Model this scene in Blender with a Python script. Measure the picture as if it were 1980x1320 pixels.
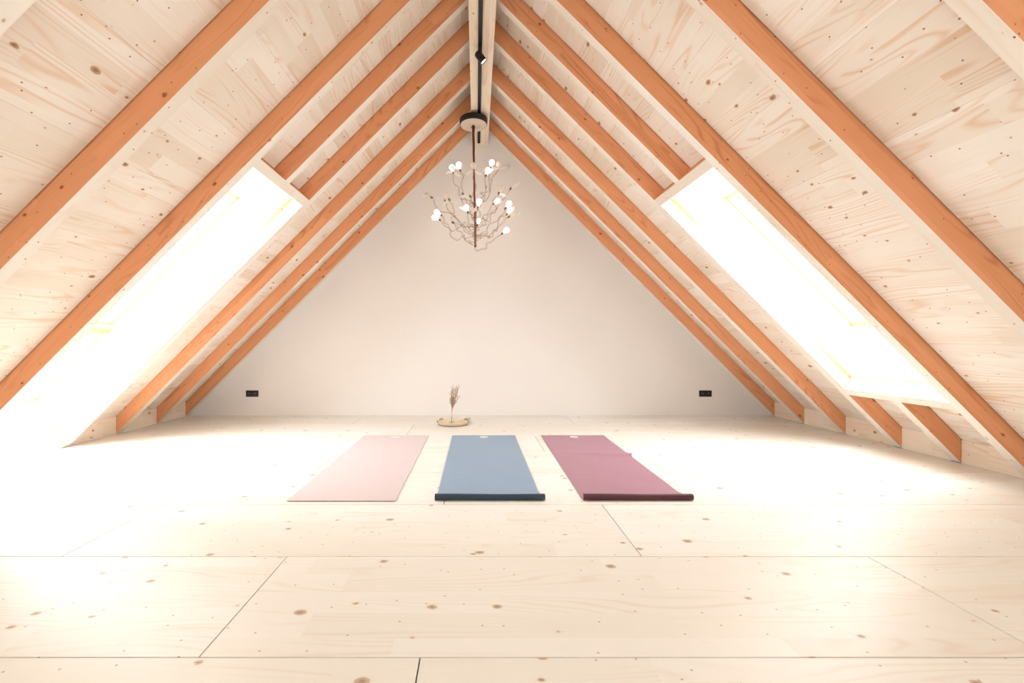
import bpy, bmesh, math, random
from mathutils import Vector, Matrix, Euler
R = random.Random(7)
SC = bpy.context.scene
COL = SC.collection
for o in list(bpy.data.objects): bpy.data.objects.remove(o)

# ------------------------------------------------------------------ camera
cam_d = bpy.data.cameras.new('camera'); cam = bpy.data.objects.new('camera', cam_d); COL.objects.link(cam)
cam.location = (0, 0, 1.0); cam.rotation_euler = (math.radians(90), 0, 0)
cam_d.sensor_width = 36; cam_d.lens = 814/1980*36
cam_d.shift_x = (990-921)/1980; cam_d.clip_start = .02
SC.camera = cam
# ------------------------------------------------------------------ sky, exposure
W = bpy.data.worlds.new('sky'); SC.world = W; W.use_nodes = True
bg = W.node_tree.nodes['Background']; bg.inputs[0].default_value = (.91, .965, 1.0, 1); bg.inputs[1].default_value = 18.8
SC.view_settings.view_transform = 'Standard'; SC.view_settings.look = 'None'
SC.view_settings.gamma = 1; SC.view_settings.use_curve_mapping = False
SC.view_settings.exposure = 0.0

# ------------------------------------------------------------------ constants (metres)
CX = .05                      # room axis
SB, ST = 3.94, 4.13           # rafter soffit plane and ceiling plane: |x-CX| + z
SF, SG = 4.58, 4.73           # lining / window frame planes
UK = 3.935                    # knee board plane
YN, YF = -3.2, 5.70           # near and far gable walls
RW = .072                     # rafter width
RY = [5.6265, 5.12, 4.545, 3.945, 3.46, 2.985, 2.22, 1.486]
OY0, OY1 = 2.985+RW, 3.945    # window opening

BY0, BY1, BV = -2.0, -.75, 3.30    # unseen roof windows added behind the camera for fill daylight, one per slope
# ------------------------------------------------------------------ materials
def new_mat(name):
    m = bpy.data.materials.new(name); m.use_nodes = True
    return m, m.node_tree.nodes, m.node_tree.links, m.node_tree.nodes['Principled BSDF']

def plain(name, col, rough=.5, metal=0, emit=None, es=0, **kw):
    m, n, l, b = new_mat(name)
    b.inputs['Base Color'].default_value = (*col, 1); b.inputs['Roughness'].default_value = rough
    b.inputs['Metallic'].default_value = metal
    if emit: b.inputs['Emission Color'].default_value = (*emit, 1); b.inputs['Emission Strength'].default_value = es
    for k, v in kw.items(): b.inputs[k].default_value = v
    return m

class NT:
    def __init__(s, n, l): s.n, s.l = n, l
    def node(s, t, **kw):
        x = s.n.new(t)
        for k, v in kw.items(): setattr(x, k, v)
        return x
    def put(s, sock, v):
        if isinstance(v, bpy.types.NodeSocket): s.l.new(v, sock)
        elif v is not None: sock.default_value = v
    def m(s, op, a, b=None, c=None, clamp=False):
        x = s.node('ShaderNodeMath', operation=op, use_clamp=clamp)
        s.put(x.inputs[0], a); s.put(x.inputs[1], b); s.put(x.inputs[2], c)
        return x.outputs[0]
    def xyz(s, a, b, c=0.0):
        x = s.node('ShaderNodeCombineXYZ'); s.put(x.inputs[0], a); s.put(x.inputs[1], b); s.put(x.inputs[2], c)
        return x.outputs[0]
    def smooth(s, v, a, b, t0=0.0, t1=1.0):
        x = s.node('ShaderNodeMapRange', interpolation_type='SMOOTHSTEP')
        s.put(x.inputs[0], v); s.put(x.inputs[1], a); s.put(x.inputs[2], b); s.put(x.inputs[3], t0); s.put(x.inputs[4], t1)
        return x.outputs[0]
    def noise(s, v, scale=1.0, detail=2.0, rough=.5, dim='2D'):
        x = s.node('ShaderNodeTexNoise', noise_dimensions=dim)
        s.put(x.inputs['Vector'], v); x.inputs['Scale'].default_value = scale
        x.inputs['Detail'].default_value = detail; x.inputs['Roughness'].default_value = rough
        return x.outputs[0]
    def mix(s, f, a, b, blend='MIX'):
        x = s.node('ShaderNodeMix', data_type='RGBA', blend_type=blend)
        s.put(x.inputs[0], f)
        for i, v in ((6, a), (7, b)):
            s.put(x.inputs[i], (*v, 1) if isinstance(v, tuple) else v)
        return x.outputs[2]

def wood(name, base, line, gs=.5, knots=1.0, lam=.13, lamv=.05, rough=.6, seg=1.3, spec=.3, big=1.0, pins=1.0, dens=.42):
    """Spruce: grain runs along local X, rings, knots, pin knots, glued lamellae."""
    m, n, l, b = new_mat(name); t = NT(n, l)
    tc = t.node('ShaderNodeTexCoord'); oi = t.node('ShaderNodeObjectInfo')
    sp = t.node('ShaderNodeSeparateXYZ'); l.new(tc.outputs['Object'], sp.inputs[0])
    rnd = oi.outputs['Random']
    x = t.m('ADD', sp.outputs[0], t.m('MULTIPLY', rnd, 91.7))
    v0 = t.m('ADD', sp.outputs[1], sp.outputs[2])
    v = t.m('ADD', v0, t.m('MULTIPLY', rnd, 53.3))
    row = t.m('FLOOR', t.m('DIVIDE', v, lam))
    wn = t.node('ShaderNodeTexWhiteNoise', noise_dimensions='1D'); l.new(row, wn.inputs['W'])
    segx = t.m('FLOOR', t.m('ADD', t.m('DIVIDE', x, seg), t.m('MULTIPLY', wn.outputs[0], 7.0)))
    wn2 = t.node('ShaderNodeTexWhiteNoise', noise_dimensions='2D'); l.new(t.xyz(row, segx), wn2.inputs['Vector'])
    tone = wn2.outputs[0]
    off = t.m('MULTIPLY', tone, 5.0)
    # knots
    vo = t.node('ShaderNodeTexVoronoi', voronoi_dimensions='2D', feature='F1'); vo.inputs['Scale'].default_value = 1
    kw = t.m('MULTIPLY', t.m('SUBTRACT', t.noise(t.xyz(x, v), 30, 2), .5), .10)
    l.new(t.xyz(t.m('MULTIPLY', t.m('ADD', x, t.m('MULTIPLY', kw, .12)), 4.0), t.m('MULTIPLY', t.m('ADD', v, t.m('MULTIPLY', kw, .08)), 6.0)), vo.inputs['Vector'])
    d = vo.outputs['Distance']
    sc = t.node('ShaderNodeSeparateColor'); l.new(vo.outputs['Color'], sc.inputs[0])
    cr = sc.outputs[0]; r = t.m('MULTIPLY', t.m('POWER', cr, 3.0), .105*big)
    knot = t.m('MULTIPLY', t.smooth(t.m('SUBTRACT', d, r), -.018, .008, 1.0, 0.0), t.m('MULTIPLY', t.smooth(cr, dens, dens+.12), knots))
    core = t.smooth(t.m('SUBTRACT', d, t.m('MULTIPLY', r, .45)), -.02, .02, 1.0, 0.0)
    halo = t.m('MULTIPLY', t.smooth(d, .0, t.m('ADD', r, .09), 1.0, 0.0), t.smooth(cr, .45, .8))
    # pin knots
    vp = t.node('ShaderNodeTexVoronoi', voronoi_dimensions='2D', feature='F1'); vp.inputs['Scale'].default_value = 1
    l.new(t.xyz(t.m('MULTIPLY', x, 7.0), t.m('MULTIPLY', v, 9.0)), vp.inputs['Vector'])
    sp2 = t.node('ShaderNodeSeparateColor'); l.new(vp.outputs['Color'], sp2.inputs[0])
    pin = t.m('MULTIPLY', t.smooth(vp.outputs['Distance'], .022, .038, 1.0, 0.0), t.m('MULTIPLY', t.m('GREATER_THAN', sp2.outputs[0], .45), pins*.9))
    # rings bent round the knots
    bend = t.m('MULTIPLY', t.m('MULTIPLY', halo, halo), .016)
    vv = t.m('ADD', t.m('ADD', v, off), bend)
    broad = t.noise(t.xyz(t.m('MULTIPLY', x, .55), t.m('MULTIPLY', vv, 4.2)), 1.0, 1.5)
    ring = t.m('SINE', t.m('ADD', t.m('MULTIPLY', broad, 85.0), t.m('MULTIPLY', vv, 150.0)))
    ring = t.m('POWER', t.m('MULTIPLY', t.m('ADD', ring, 1.0), .5), 4.0)
    vis = t.smooth(t.noise(t.xyz(t.m('MULTIPLY', x, .8), t.m('MULTIPLY', vv, 6.0)), 1.0, 2.0), .38, .68)
    fib = t.noise(t.xyz(t.m('MULTIPLY', x, 3.0), t.m('MULTIPLY', vv, 170.0)), 1.0, 2.0)
    g = t.m('ADD', t.m('MULTIPLY', t.m('MULTIPLY', ring, vis), gs), t.m('MULTIPLY', t.m('SUBTRACT', fib, .45), gs*.45), clamp=True)
    c = t.mix(g, base, line)
    tv = t.m('ADD', t.m('MULTIPLY', t.m('SUBTRACT', tone, .5), 2*lamv), t.m('ADD', t.m('MULTIPLY', t.m('SUBTRACT', rnd, .5), .05), 1.0))
    mu = t.mix(1.0, c, t.xyz(tv, t.m('POWER', tv, 1.5), t.m('POWER', tv, 2.2)), 'MULTIPLY')
    kc = tuple(a*b for a, b in zip(base, (.50, .30, .18)))
    c = t.mix(t.m('MULTIPLY', t.m('MULTIPLY', halo, .30), knots), mu, tuple(a*b for a, b in zip(base, (.9, .68, .46))))
    c = t.mix(t.m('MULTIPLY', knot, .85), c, kc)
    c = t.mix(t.m('MULTIPLY', t.m('MULTIPLY', knot, core), .6), c, (.17, .075, .035))
    c = t.mix(pin, c, (.16, .06, .03))
    l.new(c, b.inputs['Base Color'])
    b.inputs['Roughness'].default_value = rough; b.inputs['Specular IOR Level'].default_value = spec
    return m

M = {}
PALE = (.85, .77, .672); LINE = (.72, .45, .25)
M['ceil'] = wood('spruce_ceiling', PALE, LINE, gs=.62)
M['floor'] = wood('spruce_floor', (.865, .82, .755), (.74, .58, .43), gs=.34, knots=.75, rough=.38, dens=.66, pins=.6, lamv=.02, spec=.4)
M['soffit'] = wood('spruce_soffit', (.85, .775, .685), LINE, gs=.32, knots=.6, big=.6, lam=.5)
M['side'] = wood('shade_orange_rafter_side', (.88, .415, .21), (.61, .21, .08), gs=.55, knots=1.0, big=.75, lam=.062, lamv=.05, seg=2.1, pins=.8)  # deep orange puts the shade and warm bounce of the side faces into the colour
M['knee'] = wood('spruce_knee_board', (.86, .73, .59), LINE, gs=.45, big=.8, lam=.2)
M['lining'] = wood('spruce_lining', (.82, .75, .65), LINE, gs=.25, knots=.6, big=.7, lam=.2)
M['frame'] = wood('pine_frame', (.80, .61, .41), (.75, .5, .28), gs=.3, knots=.3, big=.5, lam=.2)
M['beam'] = wood('ridge_spruce', (.85, .72, .57), LINE, gs=.45, knots=1, big=.8, lam=.06, lamv=.05)
M['gap'] = plain('dark_joint', (.05, .022, .012), .9); M['sub'] = plain('brown_joint', (.22, .12, .07), .9)
M['roof'] = plain('roof_deck', (.12, .07, .045), .9)
M['black'] = plain('black_plastic', (.006, .005, .005), .45)
M['black2'] = plain('black_plastic_inset', (.009, .009, .010), .3)
M['metal'] = plain('contact_metal', (.6, .6, .62), .3, 1)

def plaster(name, col):
    m, n, l, b = new_mat(name); t = NT(n, l)
    tc = t.node('ShaderNodeTexCoord')
    nz = t.noise(tc.outputs['Object'], 2.5, 4, .6, '3D'); fine = t.noise(tc.outputs['Object'], 160, 2, .6, '3D')
    c = t.mix(t.m('MULTIPLY', nz, .06), col, tuple(x*.8 for x in col)); l.new(c, b.inputs['Base Color'])
    bp = t.node('ShaderNodeBump'); bp.inputs['Strength'].default_value = .08; bp.inputs['Distance'].default_value = .002
    l.new(fine, bp.inputs['Height']); l.new(bp.outputs[0], b.inputs['Normal'])
    b.inputs['Roughness'].default_value = .9; b.inputs['Specular IOR Level'].default_value = .1
    return m
M['wall'] = plaster('white_plaster', (.90, .87, .855))

def pane_glass(name, tint=(1, 1, 1), refl=.06):
    m = bpy.data.materials.new(name); m.use_nodes = True; n, l = m.node_tree.nodes, m.node_tree.links; n.clear()
    o = n.new('ShaderNodeOutputMaterial'); mx = n.new('ShaderNodeMixShader'); tr = n.new('ShaderNodeBsdfTransparent')
    gl = n.new('ShaderNodeBsdfGlossy'); gl.inputs['Roughness'].default_value = .02; tr.inputs[0].default_value = (*tint, 1)
    fr = n.new('ShaderNodeNewGeometry'); mm = n.new('ShaderNodeMath'); mm.operation = 'MULTIPLY_ADD'
    mm.inputs[1].default_value = -refl; mm.inputs[2].default_value = refl
    l.new(fr.outputs['Backfacing'], mm.inputs[0]); l.new(mm.outputs[0], mx.inputs[0]); l.new(tr.outputs[0], mx.inputs[1]); l.new(gl.outputs[0], mx.inputs[2]); l.new(mx.outputs[0], o.inputs[0])
    return m
M['pane'] = pane_glass('window_glass')
M['vase'] = pane_glass('vase_glass', (.965, .975, .975), .10)

# ------------------------------------------------------------------ builders
def tag(o, label=None, cat=None, group=None, kind=None):
    if label: o['label'] = label
    if cat: o['category'] = cat
    if group: o['group'] = group
    if kind: o['kind'] = kind
    return o
def link(name, me, mats, parent=None, mw=None, smooth=False):
    o = bpy.data.objects.new(name, me); COL.objects.link(o)
    for m in (mats if isinstance(mats, (list, tuple)) else [mats]): me.materials.append(m)
    if parent: o.parent = parent
    if mw is not None: o.matrix_world = mw if not parent else parent.matrix_world.inverted() @ mw
    if parent and mw is not None: o.matrix_parent_inverse = Matrix(); o.matrix_basis = parent.matrix_world.inverted() @ mw
    if smooth:
        for p in me.polygons: p.use_smooth = True
    return o
def empty(name, loc=(0, 0, 0)):
    o = bpy.data.objects.new(name, None); COL.objects.link(o); o.location = loc; o.empty_display_size = .05
    o.matrix_basis = Matrix.Translation(loc); return o
def mesh_from(bm, name):
    bmesh.ops.recalc_face_normals(bm, faces=bm.faces[:]); me = bpy.data.meshes.new(name); bm.to_mesh(me); bm.free(); return me
def MWof(o):                     # matrix_world without depsgraph update (roots have no rotation)
    return o.matrix_basis.copy() if not o.parent else MWof(o.parent) @ o.matrix_basis
def bm_prism(bm, poly, axis_pts0, axis_pts1):
    a = [bm.verts.new(p) for p in axis_pts0]; b = [bm.verts.new(p) for p in axis_pts1]
    n = len(a); fs = [bm.faces.new(a), bm.faces.new(b[::-1])]
    for i in range(n): fs.append(bm.faces.new((a[i], b[i], b[(i+1) % n], a[(i+1) % n])))
    return fs
def place(o, parent, mw):
    if parent:
        o.parent = parent; o.matrix_parent_inverse = Matrix(); o.matrix_basis = MWof(parent).inverted() @ mw
    else: o.matrix_basis = mw
    return o

def slope_frame(side, y=0.0, u=0.0, z=0.0):
    """local X down the slope, local Y world Y, local Z perpendicular (outwards)."""
    s = side; c = math.sqrt(.5)
    ex = Vector((s*c, 0, -c)); ez = Vector((s*c, 0, c)); ey = ez.cross(ex)
    m = Matrix((ex, ey, ez)).transposed().to_4x4(); m.translation = Vector((CX+s*u, y, z)); return m
def ceil_frame(side, y=0.0, u=0.0, z=0.0):
    """grain (local X) along world Y, local Y down the slope."""
    s = side; c = math.sqrt(.5)
    ex = Vector((0, 1, 0)); ey = Vector((s*c, 0, -c)); ez = ex.cross(ey)
    m = Matrix((ex, ey, ez)).transposed().to_4x4(); m.translation = Vector((CX+s*u, y, z)); return m
def prism_uz(name, poly, y0, y1, side, mats, parent=None, frame='slope', soffit=None, bevel=0.0):
    """poly in (u, z) section coordinates, extruded in world Y; the mesh is stored in the grain frame."""
    cu = sum(p[0] for p in poly)/len(poly); cz = sum(p[1] for p in poly)/len(poly)
    if frame == 'slope': mw = slope_frame(side, (y0+y1)/2, cu, cz)
    elif frame == 'ceil': mw = ceil_frame(side, (y0+y1)/2, cu, cz)
    elif frame == 'y':   mw = Matrix(((0, 1, 0), (1, 0, 0), (0, 0, -1))).transposed().to_4x4(); mw.translation = Vector((CX+side*cu, (y0+y1)/2, cz))
    elif frame == 'vert': mw = Matrix(((0, 0, 1), (1, 0, 0), (0, 1, 0))).transposed().to_4x4(); mw.translation = Vector((CX+side*cu, (y0+y1)/2, cz))
    inv = mw.inverted(); bm = bmesh.new()
    w0 = [Vector((CX+side*p[0], y0, p[1])) for p in poly]; w1 = [Vector((CX+side*p[0], y1, p[1])) for p in poly]
    bm_prism(bm, None, [inv @ p for p in w0], [inv @ p for p in w1])
    bmesh.ops.recalc_face_normals(bm, faces=bm.faces[:])
    if bevel:
        bmesh.ops.bevel(bm, geom=bm.edges[:], offset=bevel, segments=1, affect='EDGES')
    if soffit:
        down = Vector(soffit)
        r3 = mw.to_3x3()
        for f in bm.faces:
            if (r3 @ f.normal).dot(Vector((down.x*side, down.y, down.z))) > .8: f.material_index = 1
    me = mesh_from(bm, name); o = bpy.data.objects.new(name, me); COL.objects.link(o)
    for m in (mats if isinstance(mats, (list, tuple)) else [mats]): me.materials.append(m)
    return place(o, parent, mw)
def box(name, lo, hi, mat, parent=None, bevel=0.0, grain='x', seg=1):
    lo, hi = Vector(lo), Vector(hi); c = (lo+hi)/2
    if grain == 'x': mw = Matrix.Translation(c)
    elif grain == 'y': mw = Matrix(((0, 1, 0), (-1, 0, 0), (0, 0, 1))).transposed().to_4x4(); mw.translation = c
    inv = mw.inverted(); bm = bmesh.new(); bmesh.ops.create_cube(bm, size=1)
    for v in bm.verts: v.co = inv @ (c + Vector((v.co.x*(hi.x-lo.x), v.co.y*(hi.y-lo.y), v.co.z*(hi.z-lo.z))))
    if bevel: bmesh.ops.bevel(bm, geom=bm.edges[:], offset=bevel, segments=seg, affect='EDGES')
    me = mesh_from(bm, name); o = bpy.data.objects.new(name, me); COL.objects.link(o); me.materials.append(mat)
    return place(o, parent, mw)
def orient(o, p, d):
    """put o at p with its local Z along d."""
    q = Vector(d).to_track_quat('Z', 'Y'); return Matrix.Translation(Vector(p)) @ q.to_matrix().to_4x4()
def lathe(name, prof, mat, parent=None, mw=Matrix(), seg=24, smooth=True):
    bm = bmesh.new(); rings = []
    for r, z in prof:
        if r < 1e-6: rings.append([bm.verts.new((0, 0, z))])
        else: rings.append([bm.verts.new((r*math.cos(2*math.pi*i/seg), r*math.sin(2*math.pi*i/seg), z)) for i in range(seg)])
    for a, b in zip(rings[:-1], rings[1:]):
        if len(a) == 1 and len(b) == 1: continue
        for i in range(seg):
            j = (i+1) % seg
            if len(a) == 1: bm.faces.new((a[0], b[i], b[j]))
            elif len(b) == 1: bm.faces.new((a[i], b[0], a[j]))
            else: bm.faces.new((a[i], b[i], b[j], a[j]))
    me = mesh_from(bm, name); o = bpy.data.objects.new(name, me); COL.objects.link(o); me.materials.append(mat)
    if smooth:
        me.polygons.foreach_set('use_smooth', [True]*len(me.polygons))
        me.set_sharp_from_angle(angle=math.radians(40))
    return place(o, parent, mw)
def catmull(pts, n=6):
    P = [Vector(p) for p in pts]; P = [P[0]*2-P[1]] + P + [P[-1]*2-P[-2]]; out = []
    for i in range(1, len(P)-2):
        for k in range(n):
            t = k/n; a, b, c, d = P[i-1:i+3]
            out.append(.5*((2*b)+(c-a)*t+(2*a-5*b+4*c-d)*t*t+(3*b-a-3*c+d)*t**3))
    out.append(P[-2]); return out
def tube_bm(bm, pts, r, seg=6):
    pts = [Vector(p) for p in pts]; prev = None; rings = []
    up = Vector((.31, .22, .92)).normalized()
    for i, p in enumerate(pts):
        t = (pts[min(i+1, len(pts)-1)]-pts[max(i-1, 0)]).normalized()
        up = (up - t*up.dot(t)); up = up.normalized() if up.length > 1e-5 else t.orthogonal().normalized()
        w = t.cross(up); rr = r(i/(len(pts)-1)) if callable(r) else r
        rings.append([bm.verts.new(p+up*rr*math.cos(2*math.pi*k/seg)+w*rr*math.sin(2*math.pi*k/seg)) for k in range(seg)])
    for a, b in zip(rings[:-1], rings[1:]):
        for k in range(seg): bm.faces.new((a[k], a[(k+1) % seg], b[(k+1) % seg], b[k]))
    bm.faces.new(rings[0][::-1]); bm.faces.new(rings[-1])
def tube(name, pts, r, mat, parent=None, seg=6):
    bm = bmesh.new(); o0 = MWof(parent).translation if parent else Vector()
    tube_bm(bm, [Vector(p)-o0 for p in pts], r, seg); me = mesh_from(bm, name)
    o = bpy.data.objects.new(name, me); COL.objects.link(o); me.materials.append(mat)
    me.polygons.foreach_set('use_smooth', [True]*len(me.polygons))
    return place(o, parent, Matrix.Translation(o0))

# ------------------------------------------------------------------ portals for the daylight through the roof windows
def portal(side, u0, u1, y0, y1, name='window_daylight_portal'):
    d = bpy.data.lights.new(name, 'AREA'); d.shape = 'RECTANGLE'; d.size = (u1-u0)*math.sqrt(2); d.size_y = y1-y0
    d.cycles.is_portal = True
    o = bpy.data.objects.new(name, d); COL.objects.link(o); um = (u0+u1)/2
    m = slope_frame(side, (y0+y1)/2, um, SG+.03-um); o.matrix_basis = m
portal(1, 2.2, BV, BY0, BY1); portal(-1, 2.2, BV, BY0, BY1)  # openings of the added fill windows
portal(1, 2.2, 3.6, OY0, OY1); portal(-1, 2.2, 4.3, OY0, OY1)

# ------------------------------------------------------------------ floor
floor = box('floor', (-4.7, YN-.2, -.22), (4.8, YF+.2, -.020), M['sub']); tag(floor, kind='structure')
PW, PL, G = .625, 2.70, .0022
rows = []
k0 = -7
offs = {0: -.178, 1: -.88, 2: -1.93, 3: -.20, 4: -1.25, 5: .62, 6: -.75}
for k in range(k0, 9):
    ya = 1.334-.625+k*PW; yb = ya+PW
    if yb < YN: continue
    ya = max(ya, YN); yb = min(yb, YF+.03)
    off = offs.get(k, R.uniform(-2, 2))
    xs = sorted(x for x in [off+PL*j for j in range(-4, 5)] if -3.9 < x < 4.0)
    xs = [-4.05]+xs+[4.15]
    for a, b in zip(xs[:-1], xs[1:]):
        if b-a < .05: continue
        box('floor_panel', (a+G, ya+G, -.0185), (b-G, yb-G, 0), M['floor'], floor, bevel=.0009)

# ------------------------------------------------------------------ gable walls
wf = box('wall_far', (-4.7, YF, -.2), (4.8, YF+.2, 4.9), M['wall']); tag(wf, kind='structure')
wn = box('wall_near', (-4.7, YN-.2, -.2), (4.8, YN, 4.9), M['wall']); tag(wn, kind='structure')

# ------------------------------------------------------------------ roof: deck + spruce panels
def deck(bm, side, poly, y0, y1):
    a = [(CX+side*p[0], y0, p[1]) for p in poly]; b = [(CX+side*p[0], y1, p[1]) for p in poly]
    bm_prism(bm, None, a, b)
SD = ST+.022
full = [(0, SD), (SD+.1, -.1), (SF+.1, -.1), (0, SF)]
upper = [(0, SD), (SD-2.345, 2.345), (SF-2.345, 2.345), (0, SF)]
def lower(uv, zb=-.1):
    return [(uv+.01, SD-uv-.01), (SD-zb, zb), (SF-zb, zb), (uv+.01, SF-uv-.01)]
lowL = [(4.16, .165), (4.16, -.1), (SF+.1, -.1), (4.16, SF-4.16)]
UV = 3.455
ceiling = empty('ceiling', (CX, 1.2, ST)); tag(ceiling, kind='structure')
for side, lw in ((1, lower(UV)), (-1, None)):
    bm = bmesh.new()
    ys = [(YN-.2, BY0-.0125), (BY1+.0145, OY0-.0125), (OY1+.0145, YF+.2)]
    deck(bm, side, upper, BY0-.013, BY1+.015); deck(bm, side, lower(BV), BY0-.013, BY1+.015)
    for a, b in ys: deck(bm, side, full, a, b)
    deck(bm, side, upper, OY0-.013, OY1+.015)
    deck(bm, side, lower(UV) if side == 1 else lowL, OY0-.013, OY1+.015)
    me = mesh_from(bm, 'roof_deck'); o = bpy.data.objects.new('roof_deck', me); COL.objects.link(o); me.materials.append(M['gap'])
    place(o, ceiling, Matrix())
strips = [.19, .57, .95, 1.33, 1.71, 2.09, 2.47, 2.85, 3.23, 3.61, UK+.03]
TH = .02/math.sqrt(2)
bays = []
ry = sorted(RY)
edges = [YN] + [y for y in ry] + [YF]
def bay_list():
    out = [(YN, BY0), (BY0, BY1), (BY1, .35), (.35, ry[0])]
    for i, y in enumerate(ry[:-1]): out.append((y+RW, ry[i+1]))
    return out
for side in (1, -1):
    for (ya, yb) in bay_list():
        isw = OY0-.01 <= ya < OY1 or ya == BY0
        real = yb in ry
        for a, b in zip([.0]+strips[:-1], strips):
            a2, b2 = a+.0003, b-.0003
            if isw:
                back = ya == BY0
                top, bot = 1.70, (BV-.005 if back else UV-.01 if side == 1 else 9)
                if a2 < top: b2 = min(b2, top+.06)
                elif b2 > bot+.02: a2 = max(a2, bot)
                else: continue
            if b2-a2 < .02: continue
            y0, y1 = ya+.001, (yb-.007 if real else yb-.001)
            poly = [(a2, ST-a2), (b2, ST-b2), (b2+TH, ST-b2+TH), (a2+TH, ST-a2+TH)]
            prism_uz('ceiling_panel', poly, y0, y1, side, M['ceil'], ceiling, 'ceil')

# ------------------------------------------------------------------ ridge beam
rb = box('ridge_beam', (CX-.112, YN, 3.655), (CX+.108, YF, 4.11), M['beam'], grain='y', bevel=.002)
tag(rb, 'pale spruce ridge beam along the roof peak with a black track underneath', 'beam')

# ------------------------------------------------------------------ rafters
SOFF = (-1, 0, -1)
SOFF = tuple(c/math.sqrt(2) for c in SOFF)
def rafter_poly(u0=.105, u1=UK, cut0=False, cut1=False):
    p0 = [(u0, SB-u0), (u0, ST+.012-u0)] if not cut0 else [(u0, SB-u0), (u0+.101, SB-u0+.101)]
    p1 = [(u1, ST+.012-u1), (u1, SB-u1)] if not cut1 else [(u1+.101, SB-u1+.101), (u1, SB-u1)]
    return p0+p1
ordn = ['flush against the white gable wall', 'next after the one flush with the white gable wall',
        'third out from the white gable wall', 'bordering the far side of the roof window', None,
        'bordering the near side of the roof window', 'long and unbroken, next nearer than the roof window',
        'nearest to the viewer, cut by the upper corner of the picture']
for side, sn in ((1, 'right'), (-1, 'left')):
    for i, y in enumerate(RY):
        if i == 4: continue
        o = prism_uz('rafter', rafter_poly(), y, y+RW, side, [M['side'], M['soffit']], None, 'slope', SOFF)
        tag(o, f'{sn} slope rafter with shade-toned orange sides, {ordn[i]}', 'rafter', f'rafters of the {sn} roof slope')
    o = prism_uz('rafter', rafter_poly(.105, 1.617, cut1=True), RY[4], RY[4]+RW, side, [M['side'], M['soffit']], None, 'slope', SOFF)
    tag(o, f'{sn} slope short upper rafter ending at the header above the roof window', 'rafter', f'rafters of the {sn} roof slope')
    hd = [(1.617, SB-1.617), (1.672, SB-1.672), (1.672+.1, SB-1.672+.1), (1.617+.1, SB-1.617+.1)]
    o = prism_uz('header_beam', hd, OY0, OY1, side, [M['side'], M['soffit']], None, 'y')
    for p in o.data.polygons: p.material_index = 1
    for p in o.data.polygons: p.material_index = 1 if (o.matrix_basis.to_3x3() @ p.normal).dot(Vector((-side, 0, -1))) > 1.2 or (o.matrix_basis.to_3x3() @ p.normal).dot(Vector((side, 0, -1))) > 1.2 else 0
    tag(o, f'pale crosswise header beam above the {sn} roof window', 'beam')
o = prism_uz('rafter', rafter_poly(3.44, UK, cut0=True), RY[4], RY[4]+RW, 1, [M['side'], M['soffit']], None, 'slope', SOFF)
tag(o, 'right slope short rafter stub between the roof window sill and the floor', 'rafter', 'rafters of the right roof slope')
hd = [(3.385, SB-3.385), (3.44, SB-3.44), (3.44+.1, SB-3.44+.1), (3.385+.1, SB-3.385+.1)]
o = prism_uz('sill_beam', hd, OY0, OY1, 1, M['soffit'], None, 'y')
tag(o, 'pale crosswise sill beam under the right roof window', 'beam')

# ------------------------------------------------------------------ knee boards
for side, nm in ((1, 'baseboard_right'), (-1, 'baseboard_left')):
    root = empty(nm, (CX+side*UK, 2.5, 0)); tag(root, kind='structure')
    bl = bay_list()
    if side == -1:
        bl = [b for b in bl if not (OY0-.01 <= b[0] < OY1)] + [(OY0, OY1)]
    for ya, yb in bl:
        poly = [(UK+.001, .001), (UK+.026, .001), (UK+.026, ST-UK+.012-.03), (UK+.001, ST-UK-.004)]
        prism_uz('knee_board', poly, ya+.0006, yb-.0006, side, M['knee'], root, 'y')

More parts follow.
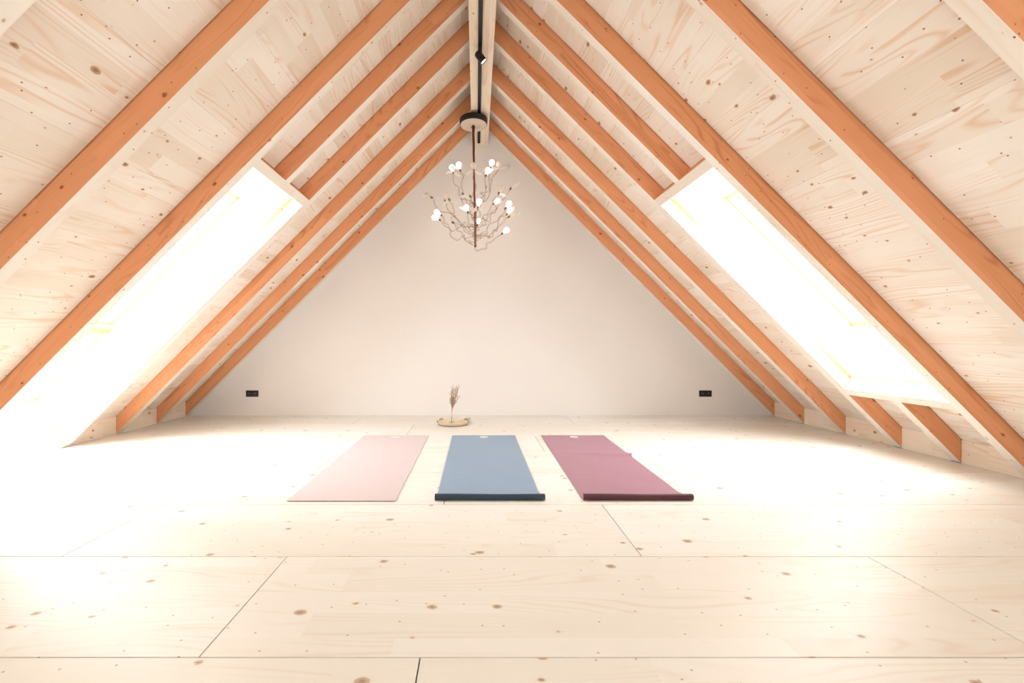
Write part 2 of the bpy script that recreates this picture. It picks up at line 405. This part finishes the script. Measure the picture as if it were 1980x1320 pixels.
# ------------------------------------------------------------------ roof windows
def roof_window(name, side, y0, y1, long_, UV=UV):
    root = empty(name, (CX+side*2.85, (y0+y1)/2, SF-2.85)); tag(root, kind='structure')
    zt = 2.335; ut = SF-zt
    if long_: ub, zs = 4.15, .178
    else: ub, zs = UV, ST-UV-.07
    t = .008
    # head lining (horizontal board) and vertical lining below the window
    prism_uz('lining_panel', [(1.715, zt), (ut, zt), (ut-.01, zt+.01), (1.715, zt+.01)], y0+.0006, y1-.0006, side, M['lining'], root, 'y')
    prism_uz('lining_panel', [(ub, zs), (ub+.01, zs), (ub+.01, SF-ub-.01), (ub, SF-ub)], y0+.0006, y1-.0006, side, M['lining'], root, 'vert')
    if long_:
        prism_uz('sill_board', [(UK+.002, zs), (ub, zs), (ub, zs-.012), (UK+.002, zs-.012)], y0+.0006, y1-.0006, side, M['lining'], root, 'y')
        cheek = [(ST-zt, zt), (ut, zt), (ub, SF-ub), (ub, zs), (UK+.01, zs), (UK+.01, ST-UK-.01)]
    else:
        cheek = [(ST-zt, zt), (ut, zt), (ub, SF-ub), (ub, ST-ub)]
    for ya, yb in ((y0+.0006, y0+.006), (y1-.006, y1-.0006)):      # thin lining on the rafter flanks
        a_, b_ = 1.676, (UK-.003 if long_ else UV-.075)
        q = (ST-SB)-.042; e = q/2
        pl = [(a_, SB+.004-a_), (b_, SB+.004-b_), (b_+(0 if long_ else e), SB+.004-b_+(q if long_ else e)), (a_+e, SB+.004-a_+e)]
        if not long_ or True: prism_uz('lining_strip', pl, ya, yb, side, M['lining'], root, 'slope')
    for ya, yb in ((y0-.012, y0), (y1+.0015, y1+.014)):
        prism_uz('lining_panel', cheek, ya, yb, side, M['lining'], root, 'slope')
    # frame members: prisms between SF and SG, flush with the lining
    def bar(u0, u1, ya, yb, nm='window_frame', s0=SF, s1=SG, mat='frame', par=root, fr='slope'):
        # u measured on plane SF
        h0, h1 = (s0-SF)/2, (s1-SF)/2
        poly = [(u0+h0, SF-u0+h0), (u1+h0, SF-u1+h0), (u1+h1, SF-u1+h1), (u0+h1, SF-u0+h1)]
        return prism_uz(nm, poly, ya, yb, side, M[mat], par, fr)
    units = [(ut, UV), (UV+.05, ub)] if long_ else [(ut, ub)]
    for a, b in units:
        f = bar(a-.06, a, y0-.05, y1+.05, fr='y')
        bar(b, b+.05, y0-.05, y1+.05, fr='y')
        bar(a, b, y0-.05, y0, nm='window_frame'); bar(a, b, y1+.001, y1+.05, nm='window_frame')
        # sash, set back
        s = .035
        sash = bar(a, a+s, y0, y1, 'sash', SF+.05, SG-.01, fr='y')
        bar(b-s, b, y0, y1, 'sash', SF+.05, SG-.01, fr='y')
        bar(a+s, b-s, y0, y0+s, 'sash', SF+.05, SG-.01); bar(a+s, b-s, y1-s*.4, y1, 'sash', SF+.05, SG-.01)
        bar(a+s-.01, b-s+.01, y0+s-.01, y1-s*.4+.005, 'pane', SG-.04, SG-.032, mat='pane')
    return root
roof_window('window_1', -1, OY0, OY1, True)
roof_window('window_2', 1, OY0, OY1, False)
roof_window('fill_window_3', -1, BY0, BY1, False, BV)  # this pair is added out of view to brighten the room
roof_window('fill_window_4', 1, BY0, BY1, False, BV)

# ------------------------------------------------------------------ yoga mats
def mat_material(name, col, dark, rough=.5):
    m, n, l, b = new_mat(name); t = NT(n, l); tc = t.node('ShaderNodeTexCoord')
    sp = t.node('ShaderNodeSeparateXYZ'); l.new(tc.outputs['Object'], sp.inputs[0])
    band = t.noise(t.xyz(t.m('MULTIPLY', sp.outputs[0], .7), t.m('MULTIPLY', sp.outputs[1], 26)), 1, 2)
    fine = t.noise(tc.outputs['Object'], 260, 1, .5, '3D')
    vo = t.node('ShaderNodeTexVoronoi'); vo.inputs['Scale'].default_value = 420; l.new(tc.outputs['Object'], vo.inputs['Vector'])
    c = t.mix(t.m('ADD', t.m('MULTIPLY', t.m('SUBTRACT', band, .3), .5), t.m('MULTIPLY', fine, .15), clamp=True), col, dark)
    l.new(c, b.inputs['Base Color'])
    bp = t.node('ShaderNodeBump'); bp.inputs['Strength'].default_value = .35; bp.inputs['Distance'].default_value = .0015
    h = t.m('ADD', vo.outputs['Distance'], t.m('MULTIPLY', band, 2.0))
    l.new(h, bp.inputs['Height']); l.new(bp.outputs[0], b.inputs['Normal'])
    b.inputs['Roughness'].default_value = rough; b.inputs['Specular IOR Level'].default_value = .45
    b.inputs['Sheen Weight'].default_value = .15
    return m
M['pink'] = mat_material('pink_mat', (.67, .545, .54), (.61, .49, .485))
M['blue'] = mat_material('blue_mat', (.225, .325, .445), (.165, .255, .37))
M['plum'] = mat_material('plum_mat', (.385, .175, .235), (.31, .125, .18))
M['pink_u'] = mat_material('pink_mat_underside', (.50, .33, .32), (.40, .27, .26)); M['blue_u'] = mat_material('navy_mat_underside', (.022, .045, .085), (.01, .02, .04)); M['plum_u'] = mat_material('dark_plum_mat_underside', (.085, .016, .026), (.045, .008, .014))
M['logo'] = plain('white_print', (.85, .84, .83), .6)
M['logo_ink'] = plain('grey_print', (.42, .42, .44), .6)
def yoga_mat(x0, x1, y0, y1, m, label, under, curl=0.0, wr=None, shear=0.0, th=.005, flare=.03):
    root = empty('yoga_mat', ((x0+x1)/2, (y0+y1)/2, 0)); tag(root, label, 'yoga mat', 'yoga mats lying side by side on the floor')
    ox, oy = (x0+x1)/2, (y0+y1)/2
    NX, prof = 16, []
    L = y1-y0; ysamp = []
    if curl:      # the end nearest the viewer curls up and shows the darker underside
        pr = [(.013, curl*1.02), (.006, curl), (.001, curl*.86), (-.001, curl*.62), (.0, curl*.40), (.004, curl*.2), (.012, th*1.3), (.022, th), (.05, th*1.1), (.09, th*1.6), (.15, th)]
    else:
        pr = [(0, .0075), (.02, .0055), (.06, .007), (.10, th)]
    prof = pr + [(.2+(L-.2)*k/36, th) for k in range(37)]
    n = len(prof); nor = []
    for k in range(n):
        a_, b_ = prof[max(k-1, 0)], prof[min(k+1, n-1)]; dx, dz = b_[0]-a_[0], b_[1]-a_[1]; q = math.hypot(dx, dz); nor.append((-dz/q, dx/q))
    bm = bmesh.new(); top, bot = [], []
    for k, (s, z) in enumerate(prof):
        a, b = [], []
        for i in range(NX+1):
            xr = i/NX; x = x0+(x1-x0)*xr + shear*(s/L); z2 = z
            if wr:
                c = wr[0]+.07*(1-xr); q = math.exp(-((s-c)/.035)**2)*max(0, (xr-.15))**.7 if xr > .15 else 0
                z2 += wr[1]*q
                if xr == 1: x += .025*math.exp(-((s-wr[0])/.04)**2)
            if curl and s < .15: x += flare*(xr if x0 > .3 else xr-.3)*(1-max(s, 0)/.15)
            if s > .15: z2 += .0008+.0008*math.sin(9*xr+s*13)
            elif curl: z2 += .0015*math.sin(6*xr+1)*min(1, z/curl)
            a.append(bm.verts.new((x-ox, y0+s-oy, z2)))
            ny, nz = nor[k]; b.append(bm.verts.new((x-ox, y0+s-ny*th*.9-oy, max(.0006, z2-nz*th*.9))))
        top.append(a); bot.append(b)
    for j in range(n-1):
        for i in range(NX):
            bm.faces.new((top[j][i], top[j][i+1], top[j+1][i+1], top[j+1][i]))
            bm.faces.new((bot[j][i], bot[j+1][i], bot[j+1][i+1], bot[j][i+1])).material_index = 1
    for j in range(n-1):
        for i in (0, NX): bm.faces.new((top[j][i], top[j+1][i], bot[j+1][i], bot[j][i]))
    for i in range(NX):
        for j in (0, n-1): bm.faces.new((top[j][i], top[j][i+1], bot[j][i+1], bot[j][i]))
    me = mesh_from(bm, 'mat_sheet'); me.materials.append(m); me.materials.append(under); o = bpy.data.objects.new('mat_sheet', me); COL.objects.link(o)
    me.polygons.foreach_set('use_smooth', [True]*len(me.polygons)); me.set_sharp_from_angle(angle=math.radians(50))
    place(o, root, Matrix.Translation((ox, oy, 0)))
    # round white maker's mark near the far end
    cx_, cy_ = ox+shear*.95, y1-.085
    lg = lathe('round_print', [(0, .0), (.043, .0), (.044, -.0004), (.044, -.0014)], M['logo'], root, Matrix.Translation((cx_, cy_, th+.0022)), 28, False)
    lg['label'] = 'round white print'
    bm = bmesh.new()
    for (dx, w, dy, h) in ((-.018, .012, 0, .012), (-.002, .010, 0, .018), (.016, .014, 0, .012), (0, .046, -.016, .004)):
        mm = Matrix.Translation((dx, dy, .0003)) @ Matrix.Diagonal((w, h, .0006, 1)); bmesh.ops.create_cube(bm, size=1, matrix=mm)
    me = mesh_from(bm, 'print_mark'); me.materials.append(M['logo_ink']); o = bpy.data.objects.new('print_mark', me); COL.objects.link(o)
    place(o, lg, Matrix.Translation((cx_, cy_, th+.0024)))
    return root
yoga_mat(-1.185, -.507, 2.63, 4.47, M['pink'], 'pale pink yoga mat lying flat, left of the blue mat', M['pink_u'])
yoga_mat(-.252, .412, 2.645, 4.47, M['blue'], 'dusty blue yoga mat with its near end curled, between the two others', M['blue_u'], curl=.034, shear=-.002)
yoga_mat(.672, 1.335, 2.645, 4.47, M['plum'], 'plum red yoga mat with a crease across it, right of the blue mat', M['plum_u'], curl=.034, wr=(1.06, .016), shear=.015)

# ------------------------------------------------------------------ track + spotlight
tr = empty('light_track', (.034, 1.2, 3.655)); tag(tr, 'slim black lighting track running under the ridge beam', 'track')
bm = bmesh.new()
for a, b, c, d in ((-.018, -.006, -.020, 0), (.009, .018, -.020, 0), (-.006, .009, -.006, 0)):
    mm = Matrix.Translation(((a+b)/2, 0, (c+d)/2)) @ Matrix.Diagonal((b-a, 5.59+3.0, d-c, 1)); bmesh.ops.create_cube(bm, size=1, matrix=mm)
me = mesh_from(bm, 'track_channel'); me.materials.append(M['black']); o = bpy.data.objects.new('track_channel', me); COL.objects.link(o)
place(o, tr, Matrix.Translation((.034, (5.59-3.0)/2, 3.655)))
box('end_cap', (.016, 5.59, 3.633), (.052, 5.597, 3.655), M['black2'], tr)
for yy in (2.9, 4.4):
    box('conductor_strip', (.0295, yy-1.4, 3.6475), (.0385, yy+.09, 3.6488), M['metal'], tr) if yy < 3 else None
spot = empty('track_spotlight', (.034, 3.80, 3.635)); tag(spot, 'small black cylinder spotlight clipped to the track under the ridge beam', 'spotlight')
box('track_adapter', (.021, 3.75, 3.632), (.047, 3.85, 3.652), M['black'], spot, .002)
ax = Vector((.60, .05, -.78)).normalized(); c0 = Vector((.008, 3.80, 3.605))
M['lens'] = plain('lit_lens', (1, .95, .88), .2, 0, (1, .94, .84), 12)
mwS = orient(None, c0, ax)
lathe('lamp_body', [(0, -.005), (.02, -.004), (.030, .004), (.0325, .014), (.0325, .098), (.030, .100), (.0285, .098), (.0285, .088), (0, .088)], M['black'], spot, mwS, 32)
lathe('lens', [(0, .092), (.020, .092), (.028, .0895)], M['lens'], spot, mwS, 28)
tube('pivot', [(.034, 3.80, 3.64), (.034, 3.80, 3.62), c0+ax*.03], .006, M['black'], spot, 8)

# ------------------------------------------------------------------ wall sockets
def socket(px, name_side):
    x = (px-921)*YF/814; z = 1+(660-760.6)*YF/814; w, h = .167/2, .084/2
    r = empty('wall_socket', (x, YF, z)); tag(r, f'black double wall socket low on the gable wall, {name_side}', 'socket')
    box('cover_plate', (x-w, YF-.010, z-h), (x+w, YF, z+h), M['black'], r, .002)
    for s in (-1, 1):
        cx = x+s*.039
        m = box('insert', (cx-.034, YF-.0115, z-.032), (cx+.034, YF-.009, z+.032), M['black2'], r, .001)
        lathe('recess', [(.021, .0), (.019, -.0015), (.0185, .0), (0, .0002)], M['black'], m, orient(None, (cx, YF-.0122, z), (0, -1, 0)), 24)
        for k in (-1, 0, 1):
            lathe('contact', [(0, .0012), (.0028, .001), (.0028, 0)], M['metal'], m, orient(None, (cx+k*.0095, YF-.0126, z+(.006 if k == 0 else 0)), (0, -1, 0)), 10)
socket(488, 'at its left'); socket(1363.5, 'at its right')

# ------------------------------------------------------------------ tray with dried flowers
def tray_wood():
    return wood('bamboo_tray', (.80, .65, .47), (.62, .38, .2), gs=.5, knots=.1, lam=.02, lamv=.06)
M['tray'] = tray_wood()
M['cane'] = plain('dark_cane', (.12, .06, .035), .6)
TX, TY = -.283, 5.11
tray = empty('round_tray', (TX, TY, 0)); tag(tray, 'round flat beige wooden tray on the floor by the gable wall', 'tray')
lathe('tray_dish', [(0, .003), (.150, .003), (.165, 0), (.183, .012), (.195, .030), (.198, .033), (.195, .035), (.190, .032), (.177, .017), (.160, .010), (0, .010)], M['tray'], tray, Matrix.Translation((TX, TY, 0)), 48)
lathe('tray_foot', [(.172, 0), (.150, 0), (.150, .004), (.176, .004), (.176, .0005)], M['cane'], tray, Matrix.Translation((TX, TY, .0002)), 40)
for an in (35, 145, 188, 352):
    a0, a1 = math.radians(an-11), math.radians(an+11)
    tube('tray_handle', [(TX+math.cos(a0+(a1-a0)*k/8)*.190, TY+math.sin(a0+(a1-a0)*k/8)*.190, .031+.013*math.sin(math.pi*k/8)) for k in range(9)], .004, M['cane'], tray, 6)
VX, VY = -.300, 5.10
vase = lathe('bud_vase', [(0, .0), (.024, 0), (.030, .010), (.031, .03), (.022, .052), (.012, .064), (.011, .080), (.014, .084), (.012, .083), (.0095, .078), (.0105, .063), (.020, .050), (.028, .03), (.027, .012), (.021, .004), (0, .004)], M['vase'], None, Matrix.Translation((VX, VY, .0105)), 28)
tag(vase, 'tiny clear glass bud vase standing on the round tray', 'vase')
M['straw'] = plain('dry_stem', (.40, .24, .13), .8); M['husk'] = plain('dry_flower', (.50, .32, .22), .8); M['husk2'] = plain('dry_flower_pale', (.62, .46, .40), .8)
fl = empty('dried_flower_bunch', (VX, VY, .015)); tag(fl, 'bunch of dried beige flower stems standing in the glass vase', 'dried flowers')
def blob(bm, c, r, sq=1.0):
    bmesh.ops.create_icosphere(bm, subdivisions=1, radius=r, matrix=Matrix.Translation(c) @ Euler((R.random()*3, R.random()*3, 0)).to_matrix().to_4x4() @ Matrix.Diagonal((1, .7, sq, 1)))
for s in range(22):
    a = R.uniform(0, 6.28); sp = R.uniform(.2, 1)
    tip = Vector((VX+.035+math.cos(a)*.075*sp+.0, VY+math.sin(a)*.05*sp, R.uniform(.30, .475)))
    tip.x += (tip.z-.3)*.13
    base = Vector((VX+R.uniform(-.004, .004), VY+R.uniform(-.004, .004), .016))
    mid = Vector((VX+.008+math.cos(a)*.004, VY+math.sin(a)*.004, .19))
    m2 = mid.lerp(tip, .5)+Vector((R.uniform(-.006, .006), R.uniform(-.006, .006), 0))
    pts = catmull([base, Vector((VX+.0015, VY, .10)), mid, m2, tip], 5)
    bm = bmesh.new(); O = Vector((VX, VY, .015)); tube_bm(bm, [p-O for p in pts], .0016, 4)
    twigs = []
    for k in range(5):
        f = R.uniform(.62, .97); p = pts[int(f*(len(pts)-1))]
        q = p+Vector((R.uniform(-.026, .026), R.uniform(-.02, .02), R.uniform(.01, .04))); twigs.append(q)
        tube_bm(bm, [p-O, (p+q)/2-O+Vector((0, 0, .003)), q-O], .0007, 3)
    me = mesh_from(bm, 'stem'); me.materials.append(M['straw']); o = bpy.data.objects.new('stem', me); COL.objects.link(o); place(o, fl, Matrix.Translation(O))
    bm = bmesh.new()
    for q in twigs+[tip]:
        for k in range(2): blob(bm, q-O+Vector((R.uniform(-.005, .005), R.uniform(-.005, .005), R.uniform(-.004, .006))), R.uniform(.0032, .0056), 1.3)
    for k in range(2):
        p = pts[int(R.uniform(.5, .75)*(len(pts)-1))]; blob(bm, p-O, .0032, 2.6)
    me = mesh_from(bm, 'flower_heads'); me.materials.append(M['husk' if s % 3 else 'husk2']); h = tag(bpy.data.objects.new('flower_heads', me), kind='stuff'); COL.objects.link(h); place(h, o, Matrix.Translation(O))
tw = empty('dried_twig', (TX+.13, TY+.04, .035)); tag(tw, 'small dried flower twig lying across the right rim of the tray', 'dried flowers')
O = Vector((TX+.13, TY+.04, .035))
for k in range(5):
    e = Vector((R.uniform(.02, .09), R.uniform(-.05, .03), R.uniform(.01, .055)))
    tube('stem', [O+Vector((-.05, .01, -.018)), O+Vector((.01, 0, .004)), O+e], .0012, M['straw'], tw, 4)
    bm = bmesh.new(); [blob(bm, e+Vector((R.uniform(-.006, .006), R.uniform(-.006, .006), R.uniform(-.006, .006))), .0035) for _ in range(3)]
    me = mesh_from(bm, 'flower_heads'); me.materials.append(M['husk2']); h = tag(bpy.data.objects.new('flower_heads', me), kind='stuff'); COL.objects.link(h); place(h, tw, Matrix.Translation(O))

# ------------------------------------------------------------------ chandelier
CY = 4.985; KX = CY/814
def P(px, py, dy=0.0):
    Y = CY+dy; return Vector(((px-921)*Y/814, Y, 1+(660-py)*Y/814))
ch = empty('chandelier', (-.033, CY, 3.655)); tag(ch, 'wiry chandelier of winged light bulbs hanging from the ridge beam', 'chandelier')
M['rim'] = plain('brown_black_rim', (.014, .008, .007), .45); M['disc'] = plain('beige_disc', (.62, .52, .42), .6)
M['copper'] = plain('red_copper_cable', (.20, .055, .035), .35, .6); M['wire'] = plain('bronze_wire', (.27, .14, .085), .4, .6)
M['brass'] = plain('dark_brass_socket', (.16, .10, .06), .45, .6)
M['bulb_on'] = plain('lit_opal_bulb', (1, 1, 1), .3, 0, (1, .93, .82), 9)
def translucent(name, col, tmix):
    m = bpy.data.materials.new(name); m.use_nodes = True; n, l = m.node_tree.nodes, m.node_tree.links; n.clear()
    o = n.new('ShaderNodeOutputMaterial'); mx = n.new('ShaderNodeMixShader'); tr_ = n.new('ShaderNodeBsdfTransparent')
    m2 = n.new('ShaderNodeMixShader'); df = n.new('ShaderNodeBsdfDiffuse'); tl = n.new('ShaderNodeBsdfTranslucent')
    df.inputs[0].default_value = (*col, 1); tl.inputs[0].default_value = (*col, 1)
    m2.inputs[0].default_value = .5; l.new(df.outputs[0], m2.inputs[1]); l.new(tl.outputs[0], m2.inputs[2])
    mx.inputs[0].default_value = tmix; l.new(m2.outputs[0], mx.inputs[1]); l.new(tr_.outputs[0], mx.inputs[2]); l.new(mx.outputs[0], o.inputs[0])
    return m
M['bulb_off'] = translucent('frosted_bulb', (.93, .86, .76), .35); M['feather'] = translucent('white_feather', (.99, .98, .97), .0)
cm = Matrix.Translation((-.033, CY, 3.558))
cn = lathe('canopy', [(0, .0), (.150, .0), (.158, .004), (.158, .016), (.163, .019), (.163, .031), (.159, .034), (.163, .037), (.163, .049), (.159, .052), (.163, .055), (.163, .067), (.15, .075), (0, .075)], M['rim'], ch, cm, 56)
ds = lathe('canopy_disc', [(0, -.003), (.150, -.003), (.155, .001), (.155, .003), (0, .003)], M['disc'], ch, cm, 56); ds['label'] = 'pale beige underside disc'
box('canopy_mount', (-.11, CY-.05, 3.630), (-.05, CY+.05, 3.656), M['rim'], ch)
for k in range(3):   # three cables twisted round each other
    pts = []
    n = 46; top = Vector((-.036, CY, 3.56)); botp = P(919, 476)
    for i in range(n+1):
        t = i/n; c = top.lerp(botp, t); rr = .0055*(1.6-.9*min(1, t*3)) ; a = t*13+k*2.094
        pts.append(c+Vector((math.cos(a)*rr, math.sin(a)*rr, 0)))
    tube('stem_cable', pts, lambda t: .0095-.003*t, M['copper'], ch, 7)
lathe('stem_collar', [(0, .03), (.012, .03), (.026, 0), (0, 0)], M['copper'], ch, orient(None, (-.036, CY, 3.53), (0, 0, 1)), 20)
lathe('end_ring', [(.012, .02), (.016, .015), (.013, 0), (.005, -.006), (0, -.006)], M['brass'], ch, Matrix.Translation(P(919, 477)), 16)
lathe('stem_sleeve', [(.011, .42), (.015, .41), (.014, .2), (.013, .02), (.010, 0)], M['brass'], ch, Matrix.Translation(P(919, 477)), 10).data.materials[0] = M['wire']

def bulb_prof(r):
    return [(0, 0), (r*.42, 0), (r*.45, r*.5)] + [(r*math.sin(a), r*1.55-r*math.cos(a)) for a in [math.radians(d) for d in (35, 55, 75, 90, 110, 130, 150, 168)]] + [(0, r*2.55)]
SOCK = [(0, -.002), (.007, 0), (.0095, .006), (.0095, .022), (.012, .026), (.012, .030), (0, .030)]
def wing(parent, base, d, out, L=.10, w=.042):
    """a goose feather: narrow at the root, broad rounded blade, curved."""
    base = Vector(base); d = Vector(d).normalized(); out = (Vector(out)-d*Vector(out).dot(d)).normalized(); nrm = d.cross(out)
    bm = bmesh.new(); N = 8; rows = []
    for i in range(N+1):
        t = i/N; ww = w*(math.sin(math.pi*min(1, (t*.93+.05)))**.6)*(.35+.65*t)
        c = base+d*L*t+nrm*(.018*math.sin(t*2.2))+out*(.02*t*t)
        rows.append([bm.verts.new(c+out*ww*q+nrm*(.004*(1-abs(q)*2))+Vector((0, 0, .0006))) for q in (-.5, -.2, 0, .2, .5)])
    for a, b in zip(rows[:-1], rows[1:]):
        for k in range(4): bm.faces.new((a[k], a[k+1], b[k+1], b[k]))
    ex = bmesh.ops.solidify(bm, geom=bm.faces[:], thickness=.0006)
    O = MWof(parent).translation
    for v in bm.verts: v.co -= O
    me = mesh_from(bm, 'feather_wing'); me.materials.append(M['feather']); o = bpy.data.objects.new('feather_wing', me); COL.objects.link(o)
    me.polygons.foreach_set('use_smooth', [True]*len(me.polygons))
    return place(o, parent, Matrix.Translation(O))
def cp(x, y): return 820+x/6.6, 290+y/6.6
# (socket px in the crop, bulb px in the crop, state, depth, stem attachment z px, wings)
ARMS = [
 ((372, 285), (352, 215), 'on', .10, 700, 2), ((460, 255), (445, 198), 'on', -.12, 760, 1), ((848, 222), (868, 148), 'on', .08, 720, 2),
 ((790, 322), (812, 270), 'on', -.16, 820, 1), ((940, 242), (950, 178), 'off', .16, 700, 1), ((636, 262), (632, 205), 'off', -.06, 800, 2),
 ((1105, 492), (1135, 440), 'none', -.05, 1000, 1), ((955, 548), (985, 488), 'off', .2, 980, 1), ((490, 562), (478, 520), 'none', .14, 900, 1),
 ((320, 635), (285, 580), 'off', -.12, 1060, 2), ((268, 648), (240, 600), 'none', .16, 1000, 1), ((95, 605), (38, 580), 'off', .05, 1000, 1),
 ((890, 684), (932, 657), 'on', .25, 960, 1), ((686, 728), (703, 655), 'on', -.28, 960, 2), ((556, 790), (545, 748), 'on', .26, 960, 1),
 ((1042, 738), (1083, 686), 'on', -.14, 1080, 0), ((1060, 815), (1095, 768), 'on', .1, 1120, 1), ((1082, 852), (1135, 820), 'off', -.2, 1150, 1),
 ((215, 830), (160, 790), 'on', .15, 1080, 1), ((195, 890), (132, 858), 'on', -.12, 1130, 0), ((365, 925), (330, 900), 'none', .2, 1180, 0),
 ((1000, 1063), (1038, 1033), 'on', -.08, 1225, 0), ((680, 955), (690, 918), 'on', .1, 1100, 0), ((585, 590), (560, 560), 'none', -.2, 880, 1),
]
R2 = random.Random(21)
for (sx, sy), (bx, by), st, dy, az, nw in ARMS:
    s = P(*cp(sx, sy), dy); b = P(*cp(bx, by), dy); d = (b-s); d.normalize()
    a = P(*cp(650, az)); a.y = CY
    perp = (s-a); n = 8; pts = [a]
    for k in range(1, n):
        t = k/n; p = a.lerp(s-d*.02, t)
        sag = -math.sin(math.pi*t)*(.06+.05*R2.random())*min(1, perp.length*2.2)
        p += Vector((R2.uniform(-.045, .045), R2.uniform(-.04, .04), sag+R2.uniform(-.04, .04))); pts.append(p)
    pts += [s-d*.025, s]
    arm = tube('arm', catmull(pts, 7), .0020, M['wire'], ch, 5)
    # second thin supply wire, curlier, joined to the same arm
    bm = bmesh.new(); bm.from_mesh(arm.data); O = MWof(ch).translation; q = []
    for p in catmull(pts, 5):
        q.append(p-O+Vector((R2.uniform(-.02, .02), R2.uniform(-.02, .02), R2.uniform(-.02, .02))))
    q[0] = a-O; q[-1] = s-O
    tube_bm(bm, catmull(q[::3]+[q[-1]], 5), .0012, 4); bm.to_mesh(arm.data); bm.free()
    arm.data.polygons.foreach_set('use_smooth', [True]*len(arm.data.polygons))
    lathe('bulb_socket', SOCK, M['brass'], arm, orient(None, s-d*.018, d), 12)
    if st != 'none':
        r = .0335 if abs(bx-sx)+abs(by-sy) > 48 else .028
        bo = lathe('bulb', bulb_prof(r), M['bulb_on' if st == 'on' else 'bulb_off'], arm, orient(None, s+d*.010, d), 20)
        if st == 'on': bo['label'] = 'lit round bulb'
        else: bo['label'] = 'unlit frosted bulb'
    outv = Vector((1 if bx > 650 else -1, R2.uniform(-.3, .3), 0))
    for k in range(nw):
        sd = 1 if k == 0 else -1
        dv = Vector((outv.x*sd*R2.uniform(.5, 1), R2.uniform(-.5, .3), R2.uniform(-.9, -.1) if nw == 2 else R2.uniform(-.4, .6)))
        wing(arm, s, dv, Vector((-dv.z, R2.uniform(-.3, .3), dv.x)), R2.uniform(.105, .14), R2.uniform(.042, .058))
